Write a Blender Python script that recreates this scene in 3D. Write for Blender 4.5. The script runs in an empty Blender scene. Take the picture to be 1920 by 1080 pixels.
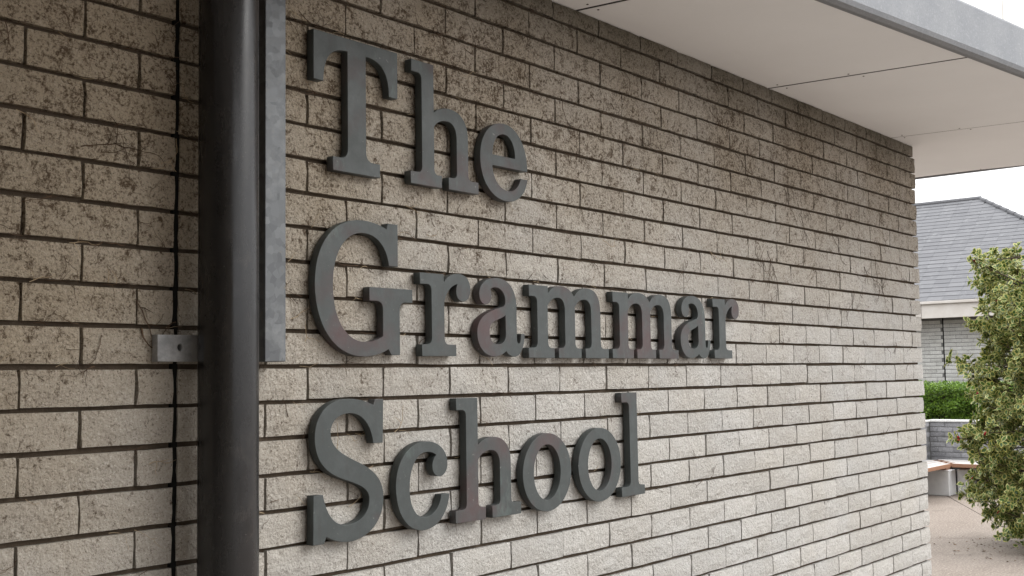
import bpy, bmesh, math, random
import numpy as np
from mathutils import Vector, Matrix

# ------------------------------------------------------------------ camera, world, sun, exposure
SC = bpy.context.scene
COL = SC.collection
G = 1.825                                   # height of the bed joint at eye level
F_PX, YAW, PITCH, ROLL = 2125.4, 0.8848, 0.0779, -0.0156
CAM = np.array([-1.6079, -1.8845, G - 0.0291])
_fw = np.array([math.sin(YAW) * math.cos(PITCH), math.cos(YAW) * math.cos(PITCH), math.sin(PITCH)])
_rt = np.array([math.cos(YAW), -math.sin(YAW), 0.0])
_up = np.cross(_rt, _fw)
CR = math.cos(ROLL) * _rt + math.sin(ROLL) * _up
CU = -math.sin(ROLL) * _rt + math.cos(ROLL) * _up
cam_data = bpy.data.cameras.new('camera')
cam_data.sensor_width = 36.0
cam_data.lens = F_PX / 1920 * 36.0
cam_data.clip_start = 0.05
cam_data.clip_end = 2000
cam = bpy.data.objects.new('camera', cam_data)
COL.objects.link(cam)
M = Matrix.Identity(4)
for i in range(3):
    M[i][0], M[i][1], M[i][2], M[i][3] = CR[i], CU[i], -_fw[i], CAM[i]
cam.matrix_world = M
SC.camera = cam

CLOUD = 29.0                                # overhead brightness of the cloud layer
SUN_EL, SUN_AZ = math.radians(38), math.radians(147)      # azimuth clockwise from +Y
world = bpy.data.worlds.new('World')
SC.world = world
world.use_nodes = True
wn, wl = world.node_tree.nodes, world.node_tree.links
bg = wn['Background']
sky = wn.new('ShaderNodeTexSky')
sky.sky_type = 'NISHITA'
sky.sun_disc = False
sky.sun_elevation = SUN_EL
sky.sun_rotation = SUN_AZ
sky.dust_density = 4.0
hs = wn.new('ShaderNodeHueSaturation')
hs.inputs['Saturation'].default_value = 0.15
# overcast: the cloud layer is about three times brighter overhead than at the horizon
tc = wn.new('ShaderNodeTexCoord')
sx = wn.new('ShaderNodeSeparateXYZ')
wl.new(tc.outputs['Generated'], sx.inputs[0])
mr = wn.new('ShaderNodeMapRange')
mr.inputs['From Min'].default_value = 0.0; mr.inputs['From Max'].default_value = 1.0
mr.inputs['To Min'].default_value = CLOUD / 2.6; mr.inputs['To Max'].default_value = CLOUD
wl.new(sx.outputs['Z'], mr.inputs['Value'])
cl = wn.new('ShaderNodeCombineColor')
for i_, k_ in enumerate((1.0, 1.0, 1.015)):
    mm = wn.new('ShaderNodeMath'); mm.operation = 'MULTIPLY'; mm.inputs[1].default_value = k_
    wl.new(mr.outputs[0], mm.inputs[0]); wl.new(mm.outputs[0], cl.inputs[i_])
mx = wn.new('ShaderNodeMix')
mx.data_type = 'RGBA'
mx.inputs['Factor'].default_value = 0.88
wl.new(sky.outputs[0], hs.inputs['Color'])
wl.new(hs.outputs[0], mx.inputs[6])
wl.new(cl.outputs[0], mx.inputs[7])
wl.new(mx.outputs[2], bg.inputs['Color'])
bg.inputs['Strength'].default_value = 0.1

sun_data = bpy.data.lights.new('sun', 'SUN')
sun_data.energy = 1.5
sun_data.angle = math.radians(42)
sun_data.color = (1.0, 0.97, 0.92)
sun = bpy.data.objects.new('sun', sun_data)
COL.objects.link(sun)
sd = Vector((math.sin(SUN_AZ) * math.cos(SUN_EL), math.cos(SUN_AZ) * math.cos(SUN_EL), math.sin(SUN_EL)))
sun.rotation_euler = sd.to_track_quat('Z', 'Y').to_euler()
sun.location = (6, -6, 12)

SC.view_settings.view_transform = 'Standard'
SC.view_settings.look = 'None'
SC.view_settings.gamma = 1
SC.view_settings.exposure = 0.47
SC.view_settings.use_curve_mapping = False

rnd = random.Random(7)


def project(p):
    q = np.asarray(p, float) - CAM
    d = q @ _fw
    return 960 + F_PX * (q @ CR) / d, 540 - F_PX * (q @ CU) / d, d


# ------------------------------------------------------------------ helpers
def tag(o, label, cat, group=None, kind=None):
    if label: o['label'] = label
    if cat: o['category'] = cat
    if group: o['group'] = group
    if kind: o['kind'] = kind
    return o


def empty(name, loc, label, cat, group=None):
    o = bpy.data.objects.new(name, None)
    o.empty_display_size = 0.1
    o.location = loc
    COL.objects.link(o)
    return tag(o, label, cat, group)


def link(name, me, mat, parent=None, loc=None, rot=None):
    """link a mesh as one object; loc is in world space, parents never rotate"""
    if mat is not None and not me.materials:
        me.materials.append(mat)
    o = bpy.data.objects.new(name, me)
    COL.objects.link(o)
    if loc is not None: o.location = loc
    if rot is not None: o.rotation_euler = rot
    if parent is not None:
        o.parent = parent
        off = Vector((0, 0, 0))
        p = parent
        while p is not None:
            off += p.location
            p = p.parent
        o.location = o.location - off
    return o


def mesh(name, verts, faces, smooth=False):
    me = bpy.data.meshes.new(name)
    me.from_pydata([tuple(map(float, v)) for v in verts], [], faces)
    if smooth:
        me.polygons.foreach_set('use_smooth', [True] * len(me.polygons))
    me.update()
    return me


def bm_mesh(name, bm, smooth=False):
    me = bpy.data.meshes.new(name)
    bmesh.ops.recalc_face_normals(bm, faces=bm.faces)
    bm.to_mesh(me)
    bm.free()
    if smooth:
        me.polygons.foreach_set('use_smooth', [True] * len(me.polygons))
    return me


def add_box(bm, x0, x1, y0, y1, z0, z1, bevel=0.0, seg=1):
    vs = [bm.verts.new(p) for p in [(x0, y0, z0), (x1, y0, z0), (x1, y1, z0), (x0, y1, z0), (x0, y0, z1), (x1, y0, z1), (x1, y1, z1), (x0, y1, z1)]]
    fs = [bm.faces.new([vs[i] for i in f]) for f in [(0, 3, 2, 1), (4, 5, 6, 7), (0, 1, 5, 4), (1, 2, 6, 5), (2, 3, 7, 6), (3, 0, 4, 7)]]
    if bevel:
        es = list({e for f in fs for e in f.edges})
        bmesh.ops.bevel(bm, geom=es, offset=bevel, segments=seg, affect='EDGES', profile=0.5)


def box(name, mat, parent, x0, x1, y0, y1, z0, z1, bevel=0.0, seg=1):
    bm = bmesh.new()
    add_box(bm, x0, x1, y0, y1, z0, z1, bevel, seg)
    return link(name, bm_mesh(name, bm), mat, parent)


def prism(name, mat, parent, poly, z0, z1, bevel=0.0):
    """vertical prism over an xy polygon"""
    bm = bmesh.new()
    b = [bm.verts.new((x, y, z0)) for x, y in poly]
    t = [bm.verts.new((x, y, z1)) for x, y in poly]
    bm.faces.new(b[::-1]); bm.faces.new(t)
    n = len(poly)
    for i in range(n):
        bm.faces.new([b[i], b[(i + 1) % n], t[(i + 1) % n], t[i]])
    if bevel:
        bmesh.ops.bevel(bm, geom=list(bm.edges), offset=bevel, segments=1, affect='EDGES')
    return link(name, bm_mesh(name, bm), mat, parent)


def tube(V, Fc, pts, r, n=4):
    """append a tube along pts to vertex and face lists"""
    base = len(V)
    pts = [Vector(p) for p in pts]
    for i, p in enumerate(pts):
        d = (pts[min(i + 1, len(pts) - 1)] - pts[max(i - 1, 0)]).normalized()
        a = d.orthogonal().normalized()
        b = d.cross(a)
        rr = r[i] if isinstance(r, (list, tuple)) else r
        for j in range(n):
            t = 2 * math.pi * j / n
            V.append(tuple(p + a * math.cos(t) * rr + b * math.sin(t) * rr))
    for i in range(len(pts) - 1):
        for j in range(n):
            Fc.append((base + i * n + j, base + i * n + (j + 1) % n, base + (i + 1) * n + (j + 1) % n, base + (i + 1) * n + j))


# ------------------------------------------------------------------ materials
class NT:
    def __init__(self, name, rough=0.8, metal=0.0, spec=0.5):
        self.m = bpy.data.materials.new(name)
        self.m.use_nodes = True
        self.t = self.m.node_tree
        self.n, self.l = self.t.nodes, self.t.links
        self.b = self.n['Principled BSDF']
        self.b.inputs['Roughness'].default_value = rough
        self.b.inputs['Metallic'].default_value = metal
        self.b.inputs['Specular IOR Level'].default_value = spec
        self._pos = None

    def pos(self):
        if self._pos is None:
            self._pos = self.n.new('ShaderNodeNewGeometry').outputs['Position']
        return self._pos

    def val(self, sock, v):
        if isinstance(v, bpy.types.NodeSocket): self.l.new(v, sock)
        else: sock.default_value = v

    def scale(self, vec, s):
        v = self.n.new('ShaderNodeVectorMath'); v.operation = 'MULTIPLY'
        self.val(v.inputs[0], vec); v.inputs[1].default_value = s
        return v.outputs[0]

    def noise(self, scale, detail=4, rough=0.55, vec=None, dist=0.0):
        k = self.n.new('ShaderNodeTexNoise')
        k.inputs['Scale'].default_value = scale; k.inputs['Detail'].default_value = detail
        k.inputs['Roughness'].default_value = rough; k.inputs['Distortion'].default_value = dist
        self.l.new(vec if vec is not None else self.pos(), k.inputs['Vector'])
        return k.outputs['Fac']

    def voro(self, scale, feature='F1', out='Distance', vec=None, rand=1.0):
        k = self.n.new('ShaderNodeTexVoronoi')
        k.feature = feature
        k.inputs['Scale'].default_value = scale; k.inputs['Randomness'].default_value = rand
        self.l.new(vec if vec is not None else self.pos(), k.inputs['Vector'])
        return k.outputs[out]

    def ramp(self, f, lo, hi, a=0.0, b=1.0):
        k = self.n.new('ShaderNodeMapRange')
        k.inputs['From Min'].default_value = lo; k.inputs['From Max'].default_value = hi
        k.inputs['To Min'].default_value = a; k.inputs['To Max'].default_value = b
        self.val(k.inputs['Value'], f)
        return k.outputs[0]

    def math(self, op, a, b=0.0, clamp=False):
        k = self.n.new('ShaderNodeMath'); k.operation = op; k.use_clamp = clamp
        self.val(k.inputs[0], a); self.val(k.inputs[1], b)
        return k.outputs[0]

    def mix(self, f, a, b, mode='MIX'):
        k = self.n.new('ShaderNodeMix'); k.data_type = 'RGBA'; k.blend_type = mode
        self.val(k.inputs['Factor'], f)
        for s, v in ((k.inputs[6], a), (k.inputs[7], b)):
            if isinstance(v, tuple) and len(v) == 3: v = (*v, 1)
            self.val(s, v)
        return k.outputs[2]

    def xyz(self):
        s = self.n.new('ShaderNodeSeparateXYZ'); self.l.new(self.pos(), s.inputs[0])
        return s.outputs

    def rand(self):
        return self.n.new('ShaderNodeObjectInfo').outputs['Random']

    def attr(self, name):
        k = self.n.new('ShaderNodeAttribute'); k.attribute_name = name
        return k.outputs['Fac']

    def color(self, c):
        if isinstance(c, tuple): self.b.inputs['Base Color'].default_value = (*c, 1)
        else: self.l.new(c, self.b.inputs['Base Color'])
        return self

    def rough(self, r):
        self.val(self.b.inputs['Roughness'], r); return self

    def bump(self, h, strength=0.5, dist=0.01):
        k = self.n.new('ShaderNodeBump')
        k.inputs['Strength'].default_value = strength; k.inputs['Distance'].default_value = dist
        self.l.new(h, k.inputs['Height'])
        self.l.new(k.outputs[0], self.b.inputs['Normal'])
        return self


def brick_material(name, warm, grey, dirt=0.0, dirt_col=(0.062, 0.039, 0.022), fine=1.0, tint=0.12):
    t = NT(name, 0.95, spec=0.15)
    r = t.attr('tint')
    c = t.mix(t.ramp(t.noise(3.0, 3), 0.35, 0.65), warm, grey)
    k = t.ramp(r, 0, 1, 1 - tint, 1 + tint)
    kk = t.n.new('ShaderNodeCombineColor'); [t.l.new(k, kk.inputs[i]) for i in range(3)]
    c = t.mix(1.0, c, kk.outputs[0], 'MULTIPLY')
    # aggregate: pale and dark grit
    g = t.noise(150 * fine, 3, 0.7)
    c = t.mix(t.ramp(g, 0.54, 0.70, 0, 0.55), c, tuple(min(1, x * 1.6) for x in grey))
    g2 = t.noise(190 * fine, 4, 0.75, vec=t.scale(t.pos(), (1, 1, 1.15)))
    c = t.mix(t.ramp(g2, 0.44, 0.33, 0, 0.62), c, tuple(x * 0.32 for x in warm))
    g3 = t.voro(95 * fine)
    c = t.mix(t.ramp(g3, 0.16, 0.08, 0, 0.85), c, (0.72, 0.70, 0.66))
    if dirt:
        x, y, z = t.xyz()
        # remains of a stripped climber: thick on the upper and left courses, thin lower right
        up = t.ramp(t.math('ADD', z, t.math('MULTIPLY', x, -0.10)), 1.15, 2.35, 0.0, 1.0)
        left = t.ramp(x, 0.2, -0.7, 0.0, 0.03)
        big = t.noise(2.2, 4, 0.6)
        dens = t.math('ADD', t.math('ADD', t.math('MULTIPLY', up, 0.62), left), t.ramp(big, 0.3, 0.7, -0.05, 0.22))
        # yellow-brown stain, with shade of the upper and left wall painted in
        film_shade = t.math('ADD', dens, t.ramp(x, 0.6, -0.6, 0.0, 0.30))
        c = t.mix(t.ramp(film_shade, 0.26, 0.95, 0, 0.64), c, (0.295, 0.222, 0.124))
        s1 = t.noise(125, 8, 0.80, dist=0.4)
        s2 = t.noise(26, 6, 0.74, dist=1.0)
        s = t.math('ADD', t.math('MULTIPLY', s1, 0.60), t.math('MULTIPLY', s2, 0.40))
        thr = t.ramp(dens, 0.0, 1.0, 0.615, 0.470)
        m = t.ramp(t.math('SUBTRACT', s, thr), -0.020, 0.055, 0, 1)
        c = t.mix(t.math('MULTIPLY', m, dirt), c, dirt_col)
        pp = t.ramp(t.math('ADD', t.noise(190, 4, 0.75), t.math('MULTIPLY', dens, 0.10)), 0.62, 0.70, 0, 0.7)
        c = t.mix(pp, c, dirt_col)
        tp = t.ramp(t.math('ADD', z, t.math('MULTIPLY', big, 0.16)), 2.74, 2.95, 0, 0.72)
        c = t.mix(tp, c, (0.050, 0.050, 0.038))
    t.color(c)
    h = t.math('ADD', t.math('MULTIPLY', t.noise(110 * fine, 6, 0.7), 1.0), t.math('MULTIPLY', t.noise(34 * fine, 3, 0.6), 1.3))
    t.bump(h, 0.9, 0.010)
    return t.m


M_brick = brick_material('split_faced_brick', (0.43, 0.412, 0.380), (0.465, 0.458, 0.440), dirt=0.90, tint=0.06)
M_brick_far = brick_material('far_brick', (0.43, 0.43, 0.405), (0.49, 0.495, 0.475), fine=0.4, tint=0.10)
M_brick_dark = brick_material('planter_brick', (0.20, 0.20, 0.205), (0.27, 0.27, 0.285), fine=0.5, tint=0.2)


def mortar_material(name, c):
    t = NT(name, 0.97, spec=0.1)
    n = t.noise(60, 5, 0.7)
    t.color(t.mix(n, tuple(x * 0.6 for x in c), tuple(x * 1.4 for x in c)))
    t.bump(t.noise(180, 4, 0.7), 0.8, 0.004)
    return t.m


M_mortar = mortar_material('mortar', (0.085, 0.066, 0.049))
M_mortar_far = mortar_material('far_mortar', (0.16, 0.16, 0.155))
M_sealant = mortar_material('sealant', (0.010, 0.010, 0.009))


def mat_letter():
    t = NT('bronze_paint', 0.5, spec=0.4)
    c = t.mix(t.ramp(t.noise(4.5, 4, 0.6), 0.52, 0.68), (0.043, 0.051, 0.051), (0.070, 0.046, 0.047))
    c = t.mix(t.ramp(t.noise(26, 6, 0.7), 0.45, 0.7, 0, 0.5), c, (0.068, 0.079, 0.080))
    c = t.mix(t.ramp(t.noise(9, 6, 0.72, vec=t.scale(t.pos(), (1, 1, 0.45))), 0.60, 0.72, 0, 0.6), c, (0.10, 0.135, 0.125))
    c = t.mix(t.ramp(t.noise(38, 6, 0.7, vec=t.scale(t.pos(), (1, 1, 0.22))), 0.54, 0.70, 0, 0.45), c, (0.040, 0.036, 0.034))
    c = t.mix(t.ramp(t.noise(85, 3, 0.6), 0.69, 0.80, 0, 0.8), c, (0.26, 0.26, 0.24))
    t.color(c)
    t.rough(t.ramp(t.noise(18, 5, 0.65), 0.3, 0.7, 0.42, 0.66))
    t.bump(t.noise(70, 5, 0.65), 0.12, 0.003)
    return t.m


M_letter = mat_letter()


def mat_pipe():
    t = NT('pipe_plastic', 0.34, spec=0.5)
    n = t.noise(7, 5, 0.65, vec=t.scale(t.pos(), (1, 1, 0.35)))
    c = t.mix(t.ramp(n, 0.4, 0.7), (0.007, 0.007, 0.008), (0.016, 0.016, 0.017))
    c = t.mix(t.ramp(t.noise(120, 3, 0.6), 0.70, 0.78, 0, 0.6), c, (0.10, 0.095, 0.085))
    c = t.mix(t.ramp(t.noise(16, 5, 0.75), 0.56, 0.72, 0, 0.35), c, (0.055, 0.048, 0.042))
    t.color(c)
    t.rough(t.ramp(t.noise(22, 6, 0.7, vec=t.scale(t.pos(), (1, 1, 0.3))), 0.3, 0.75, 0.16, 0.42))
    t.bump(t.noise(30, 4, 0.6), 0.08, 0.002)
    return t.m


M_pipe = mat_pipe()


def mat_galv():
    t = NT('galvanised_steel', 0.5, 0.55)
    v = t.n.new('ShaderNodeTexVoronoi'); v.inputs['Scale'].default_value = 62
    w = t.n.new('ShaderNodeVectorMath'); w.operation = 'ADD'
    nz = t.n.new('ShaderNodeTexNoise'); nz.inputs['Scale'].default_value = 40
    t.l.new(t.pos(), nz.inputs['Vector'])
    t.l.new(t.pos(), w.inputs[0]); t.l.new(t.scale(nz.outputs['Color'], (0.02, 0.02, 0.02)), w.inputs[1])
    t.l.new(w.outputs[0], v.inputs['Vector'])
    s = t.n.new('ShaderNodeSeparateColor'); t.l.new(v.outputs['Color'], s.inputs[0])
    c = t.mix(s.outputs[0], (0.092, 0.098, 0.105), (0.137, 0.145, 0.152))
    c = t.mix(t.ramp(t.noise(11, 5, 0.7), 0.5, 0.72, 0, 0.5), c, (0.24, 0.25, 0.255))
    c = t.mix(t.ramp(t.noise(40, 5, 0.7), 0.62, 0.75, 0, 0.7), c, (0.16, 0.14, 0.11))
    t.color(c)
    t.rough(t.ramp(s.outputs[1], 0, 1, 0.5, 0.62))
    t.bump(t.noise(60, 3), 0.05, 0.002)
    return t.m


M_galv = mat_galv()


def simple(name, a, b, scale, rough=0.8, bump=0.0, bscale=None, spec=0.4, lo=0.35, hi=0.65):
    t = NT(name, rough, spec=spec)
    t.color(t.mix(t.ramp(t.noise(scale, 5, 0.65), lo, hi), a, b))
    if bump: t.bump(t.noise(bscale or scale * 4, 5, 0.65), bump, 0.004)
    return t.m


def mat_soffit():
    t = NT('soffit_board', 0.75, spec=0.3)
    c = t.mix(t.ramp(t.noise(2.0, 4, 0.6), 0.3, 0.7), (0.80, 0.81, 0.825), (0.84, 0.85, 0.865))
    c = t.mix(t.ramp(t.noise(24, 5, 0.7), 0.66, 0.80, 0, 0.35), c, (0.55, 0.52, 0.47))
    t.color(c)
    t.bump(t.noise(60, 3), 0.06, 0.002)
    return t.m


M_soffit = mat_soffit()
M_void = simple('dark_void', (0.02, 0.018, 0.016), (0.03, 0.028, 0.025), 5)
M_screw = simple('screw_head', (0.06, 0.05, 0.045), (0.10, 0.09, 0.08), 50)


def mat_fascia():
    t = NT('fascia_concrete', 0.85, spec=0.3)
    c = t.mix(t.ramp(t.noise(5, 5, 0.65), 0.35, 0.65), (0.205, 0.218, 0.236), (0.245, 0.257, 0.273))
    c = t.mix(t.ramp(t.noise(120, 4, 0.7), 0.52, 0.72, 0, 0.6), c, (0.34, 0.35, 0.365))
    c = t.mix(t.ramp(t.noise(150, 4, 0.7), 0.42, 0.28, 0, 0.6), c, (0.14, 0.145, 0.15))
    c = t.mix(t.ramp(t.noise(7, 5, 0.7, vec=t.scale(t.pos(), (1, 1, 0.4))), 0.62, 0.75, 0, 0.4), c, (0.22, 0.22, 0.21))
    t.color(c)
    t.bump(t.noise(200, 4, 0.7), 0.3, 0.003)
    return t.m


M_fascia = mat_fascia()
M_clad = simple('white_cladding', (0.74, 0.73, 0.70), (0.80, 0.79, 0.77), 3, 0.5)


def mat_ground():
    t = NT('aggregate_concrete', 0.92, spec=0.2)
    c = t.mix(t.ramp(t.noise(0.9, 5, 0.6), 0.35, 0.65), (0.185, 0.154, 0.13), (0.235, 0.202, 0.174))
    c = t.mix(t.ramp(t.noise(48, 4, 0.75), 0.5, 0.62, 0, 0.8), c, (0.40, 0.35, 0.305))
    c = t.mix(t.ramp(t.noise(55, 4, 0.75), 0.46, 0.34, 0, 0.75), c, (0.12, 0.098, 0.08))
    c = t.mix(t.ramp(t.noise(2.6, 6, 0.7), 0.52, 0.70, 0, 0.5), c, (0.14, 0.118, 0.098))
    t.color(c)
    t.bump(t.noise(90, 4, 0.7), 0.4, 0.006)
    return t.m


M_ground = mat_ground()
M_joint = simple('joint_dirt', (0.06, 0.052, 0.042), (0.11, 0.095, 0.075), 20, 0.95)


def mat_slate():
    t = NT('slate', 0.75, spec=0.25)
    r = t.attr('tint')
    c = t.mix(r, (0.122, 0.124, 0.132), (0.150, 0.152, 0.160))
    c = t.mix(t.ramp(t.noise(6, 5, 0.7), 0.55, 0.75, 0, 0.6), c, (0.25, 0.253, 0.258))
    t.color(c)
    t.bump(t.noise(25, 4), 0.2, 0.01)
    return t.m


M_slate = mat_slate()
M_eave = simple('eave_board', (0.50, 0.47, 0.43), (0.58, 0.555, 0.52), 3, 0.6)
M_plinth = simple('white_concrete', (0.58, 0.58, 0.58), (0.68, 0.68, 0.67), 6, 0.85, 0.2)
M_coping = simple('coping_stone', (0.50, 0.50, 0.49), (0.60, 0.60, 0.58), 8, 0.85)


def mat_wood():
    t = NT('bench_timber', 0.38, spec=0.5)
    n = t.noise(5, 5, 0.6, vec=t.scale(t.pos(), (1, 8, 20)))
    c = t.mix(n, (0.23, 0.12, 0.075), (0.33, 0.185, 0.12))
    nz = t.n.new('ShaderNodeSeparateXYZ')
    t.l.new(t.n.new('ShaderNodeNewGeometry').outputs['True Normal'], nz.inputs[0])
    c = t.mix(t.ramp(nz.outputs[2], 0.7, 0.95), c, t.mix(n, (0.48, 0.47, 0.455), (0.60, 0.59, 0.575)))
    t.color(c)
    t.bump(n, 0.15, 0.003)
    return t.m


M_wood = mat_wood()


def leaf_material(name, green_a, green_b, margin=None, rough=0.45):
    t = NT(name, rough, spec=0.4)
    r = t.attr('tint')
    c = t.mix(r, green_a, green_b)
    if margin:
        e = t.attr('edge')
        m = t.ramp(t.math('ADD', e, t.math('MULTIPLY', t.math('SUBTRACT', t.noise(90, 2), 0.5), 0.7)), 0.60, 0.86)
        c = t.mix(m, c, t.mix(r, margin[0], margin[1]))
    t.color(c)
    tr = t.n.new('ShaderNodeBsdfTranslucent')
    t.val(tr.inputs['Color'], c)
    ms = t.n.new('ShaderNodeMixShader'); ms.inputs[0].default_value = 0.22
    t.l.new(t.b.outputs[0], ms.inputs[1]); t.l.new(tr.outputs[0], ms.inputs[2])
    t.l.new(ms.outputs[0], t.n['Material Output'].inputs['Surface'])
    return t.m


M_varieg = leaf_material('variegated_leaf', (0.026, 0.066, 0.016), (0.095, 0.17, 0.034), ((0.40, 0.38, 0.085), (0.58, 0.57, 0.26)))
M_hedge = leaf_material('hedge_leaf', (0.048, 0.105, 0.012), (0.19, 0.31, 0.035))
M_bark = simple('bark', (0.05, 0.038, 0.028), (0.11, 0.085, 0.06), 30, 0.9, 0.4)
M_berry = simple('red_berry', (0.30, 0.012, 0.015), (0.42, 0.03, 0.03), 10, 0.3)
M_litter = simple('dead_leaf', (0.07, 0.045, 0.026), (0.17, 0.105, 0.06), 12, 0.9)
M_root = simple('dead_rootlet', (0.045, 0.028, 0.018), (0.10, 0.062, 0.036), 40, 0.95)
M_straw = simple('dry_straw', (0.32, 0.24, 0.15), (0.45, 0.36, 0.24), 40, 0.9)
M_soil = simple('soil', (0.03, 0.022, 0.015), (0.06, 0.045, 0.03), 20, 0.95)

# ------------------------------------------------------------------ brickwork
_brick_cache = {}


def brick_mesh(L, H, variant, mat, depth=0.095, chip=1.0, grid=(5, 4)):
    key = (round(L, 3), round(H, 3), variant, mat.name, grid)
    if key in _brick_cache: return _brick_cache[key]
    rr = random.Random(hash((round(L, 3), round(H, 3), variant)) & 0xffff)
    nu, nv = grid
    V, Fc = [], []
    for j in range(nv):
        for i in range(nu):
            fu, fv = i / (nu - 1), j / (nv - 1)
            edge = i in (0, nu - 1) or j in (0, nv - 1)
            u, v = (fu - 0.5) * L, (fv - 0.5) * H
            if not (i in (0, nu - 1)): u += rr.uniform(-0.12, 0.12) * L / nu
            else: u += rr.uniform(-0.0012, 0.0012) * chip
            if not (j in (0, nv - 1)): v += rr.uniform(-0.12, 0.12) * H / nv
            else: v += rr.uniform(-0.0008, 0.0008) * chip
            y = rr.uniform(0.0010, 0.0028) * chip if edge else rr.uniform(-0.0022, 0.0018) * chip
            if i in (0, nu - 1) and j in (0, nv - 1): y += rr.uniform(0, 0.003) * chip
            V.append((u, y, v))
    for j in range(nv - 1):
        for i in range(nu - 1):
            a = j * nu + i
            Fc.append((a, a + 1, a + nu + 1, a + nu))
    ring = [i for i in range(nu)] + [j * nu + nu - 1 for j in range(1, nv)] + [(nv - 1) * nu + i for i in range(nu - 2, -1, -1)] + [j * nu for j in range(nv - 2, 0, -1)]
    b0 = len(V)
    for k in ring: V.append((V[k][0], depth, V[k][2]))
    n = len(ring)
    for k in range(n): Fc.append((ring[k], b0 + k, b0 + (k + 1) % n, ring[(k + 1) % n]))
    Fc.append(tuple(b0 + k for k in range(n - 1, -1, -1)))
    me = mesh('brick', V, Fc)
    me.materials.append(mat)
    at = me.attributes.new('tint', 'FLOAT', 'POINT')
    at.data.foreach_set('value', [rr.random()] * len(V))
    _brick_cache[key] = me
    return me


def lay_bricks(thing, specs, mat, place, limit=300, score=None, wobble=0.0007, variants=9, grid=(5, 4), stuff_name='brick_courses', rotz=0.0):
    """specs: (u0, u1, z0, z1). place(u, z, out) -> world point. Biggest ones in view are parts, the rest one joined part."""
    items = []
    for (u0, u1, z0, z1) in specs:
        p = place((u0 + u1) / 2, (z0 + z1) / 2, 0)
        s = score(p) if score else 0
        items.append((s, u0, u1, z0, z1))
    items.sort(key=lambda a: -a[0])
    JV, JF, JT = [], [], []
    r = random.Random(11)
    nparts = 0
    for s, u0, u1, z0, z1 in items:
        me = brick_mesh(u1 - u0, z1 - z0, r.randrange(variants), mat, grid=grid)
        out = r.gauss(0, wobble)
        loc = Vector(place((u0 + u1) / 2 + r.gauss(0, 0.0007), (z0 + z1) / 2 + r.gauss(0, 0.0006), out))
        tilt = r.gauss(0, 0.0022)
        rot = (tilt, r.gauss(0, 0.0016), rotz + r.gauss(0, 0.0014))
        if s > 0 and nparts < limit:
            link('brick', me, None, thing, loc, rot)
            nparts += 1
        else:
            mw = Matrix.Translation(loc) @ Matrix.Rotation(rot[2], 4, 'Z')
            b = len(JV)
            for v in me.vertices: JV.append(tuple(mw @ v.co))
            for p in me.polygons: JF.append(tuple(b + i for i in p.vertices))
            tv = me.attributes['tint'].data[0].value
            JT += [tv] * len(me.vertices)
    if JV:
        me = mesh(stuff_name, JV, JF)
        at = me.attributes.new('tint', 'FLOAT', 'POINT')
        at.data.foreach_set('value', JT)
        o = link(stuff_name, me, mat, thing, (0, 0, 0))
        o['kind'] = 'stuff'


def in_view(p, m=0.05):
    x, y, d = project(p)
    if d < 0.1 or x < -1920 * m or x > 1920 * (1 + m) or y < -1080 * m or y > 1080 * (1 + m): return 0
    return 1 / d


CH, BW = 0.075, 0.225
JB, JP = 0.0094, 0.0064                       # bed and perpend joint
X_END, Z_TOP = 3.722, G + 1.029

# main wall, right of the movement joint
wall = empty('brick_wall', (1.7, 0.0, 0.0), 'long pale concrete brick wall carrying the dark letters, running to its outer corner', 'wall')


def course_specs(x_start, x_stop, k, perp0, ztop=Z_TOP):
    """bricks of course k (lower bed at G + k*CH), perpends at perp0 + n*BW"""
    z0, z1 = G + k * CH + JB / 2, min(G + (k + 1) * CH - JB / 2, ztop - 0.001)
    if z1 - z0 < 0.012: return []
    xs = [x_start]
    n = math.ceil((x_start - perp0) / BW)
    while perp0 + n * BW < x_stop - 0.03:
        if perp0 + n * BW > x_start + 0.03: xs.append(perp0 + n * BW)
        n += 1
    xs.append(x_stop)
    out = []
    for i in range(len(xs) - 1):
        a = xs[i] + (JP / 2 if i else 0); b = xs[i + 1] - (JP / 2 if i < len(xs) - 2 else 0)
        out.append((a, b, z0, z1))
    return out


sp, spl = [], []
re = random.Random(3)
for k in range(-24, 14):
    odd = k % 2 == 1
    e = X_END + re.uniform(-0.010, 0.009)
    sp += course_specs(-0.3228, e, k, 0.0 if odd else BW / 2)
    spl += course_specs(-2.6, -0.3342, k, (-0.413 if odd else -0.5255) - 9 * BW)
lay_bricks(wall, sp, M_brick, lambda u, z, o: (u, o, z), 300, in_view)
box('mortar', M_mortar, wall, -0.3205, X_END - 0.030, 0.0140, 0.25, 0, Z_TOP - 0.001)
# return of the wall round its outer corner
ret = []
for k in range(-24, 14):
    ret += course_specs(0.104, 4.0, k, 0.104 + (BW / 2 if k % 2 else 0))
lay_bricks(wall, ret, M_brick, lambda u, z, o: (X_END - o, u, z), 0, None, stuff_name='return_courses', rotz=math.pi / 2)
box('return_mortar', M_mortar, wall, X_END - 0.2, X_END - 0.026, 0.2515, 4.0, 0, Z_TOP - 0.001)

# wall left of the movement joint
wall_l = empty('brick_wall', (-1.4, 0.0, 0.0), 'stretch of darker brick wall left of the black downpipe, beyond the vertical joint', 'wall')
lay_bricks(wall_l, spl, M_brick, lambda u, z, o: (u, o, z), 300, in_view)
box('mortar', M_mortar, wall_l, -2.6, -0.3355, 0.0140, 0.25, 0, Z_TOP - 0.001)
box('joint_sealant', M_sealant, wall_l, -0.3348, -0.3215, 0.006, 0.24, 0, Z_TOP - 0.001)

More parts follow.
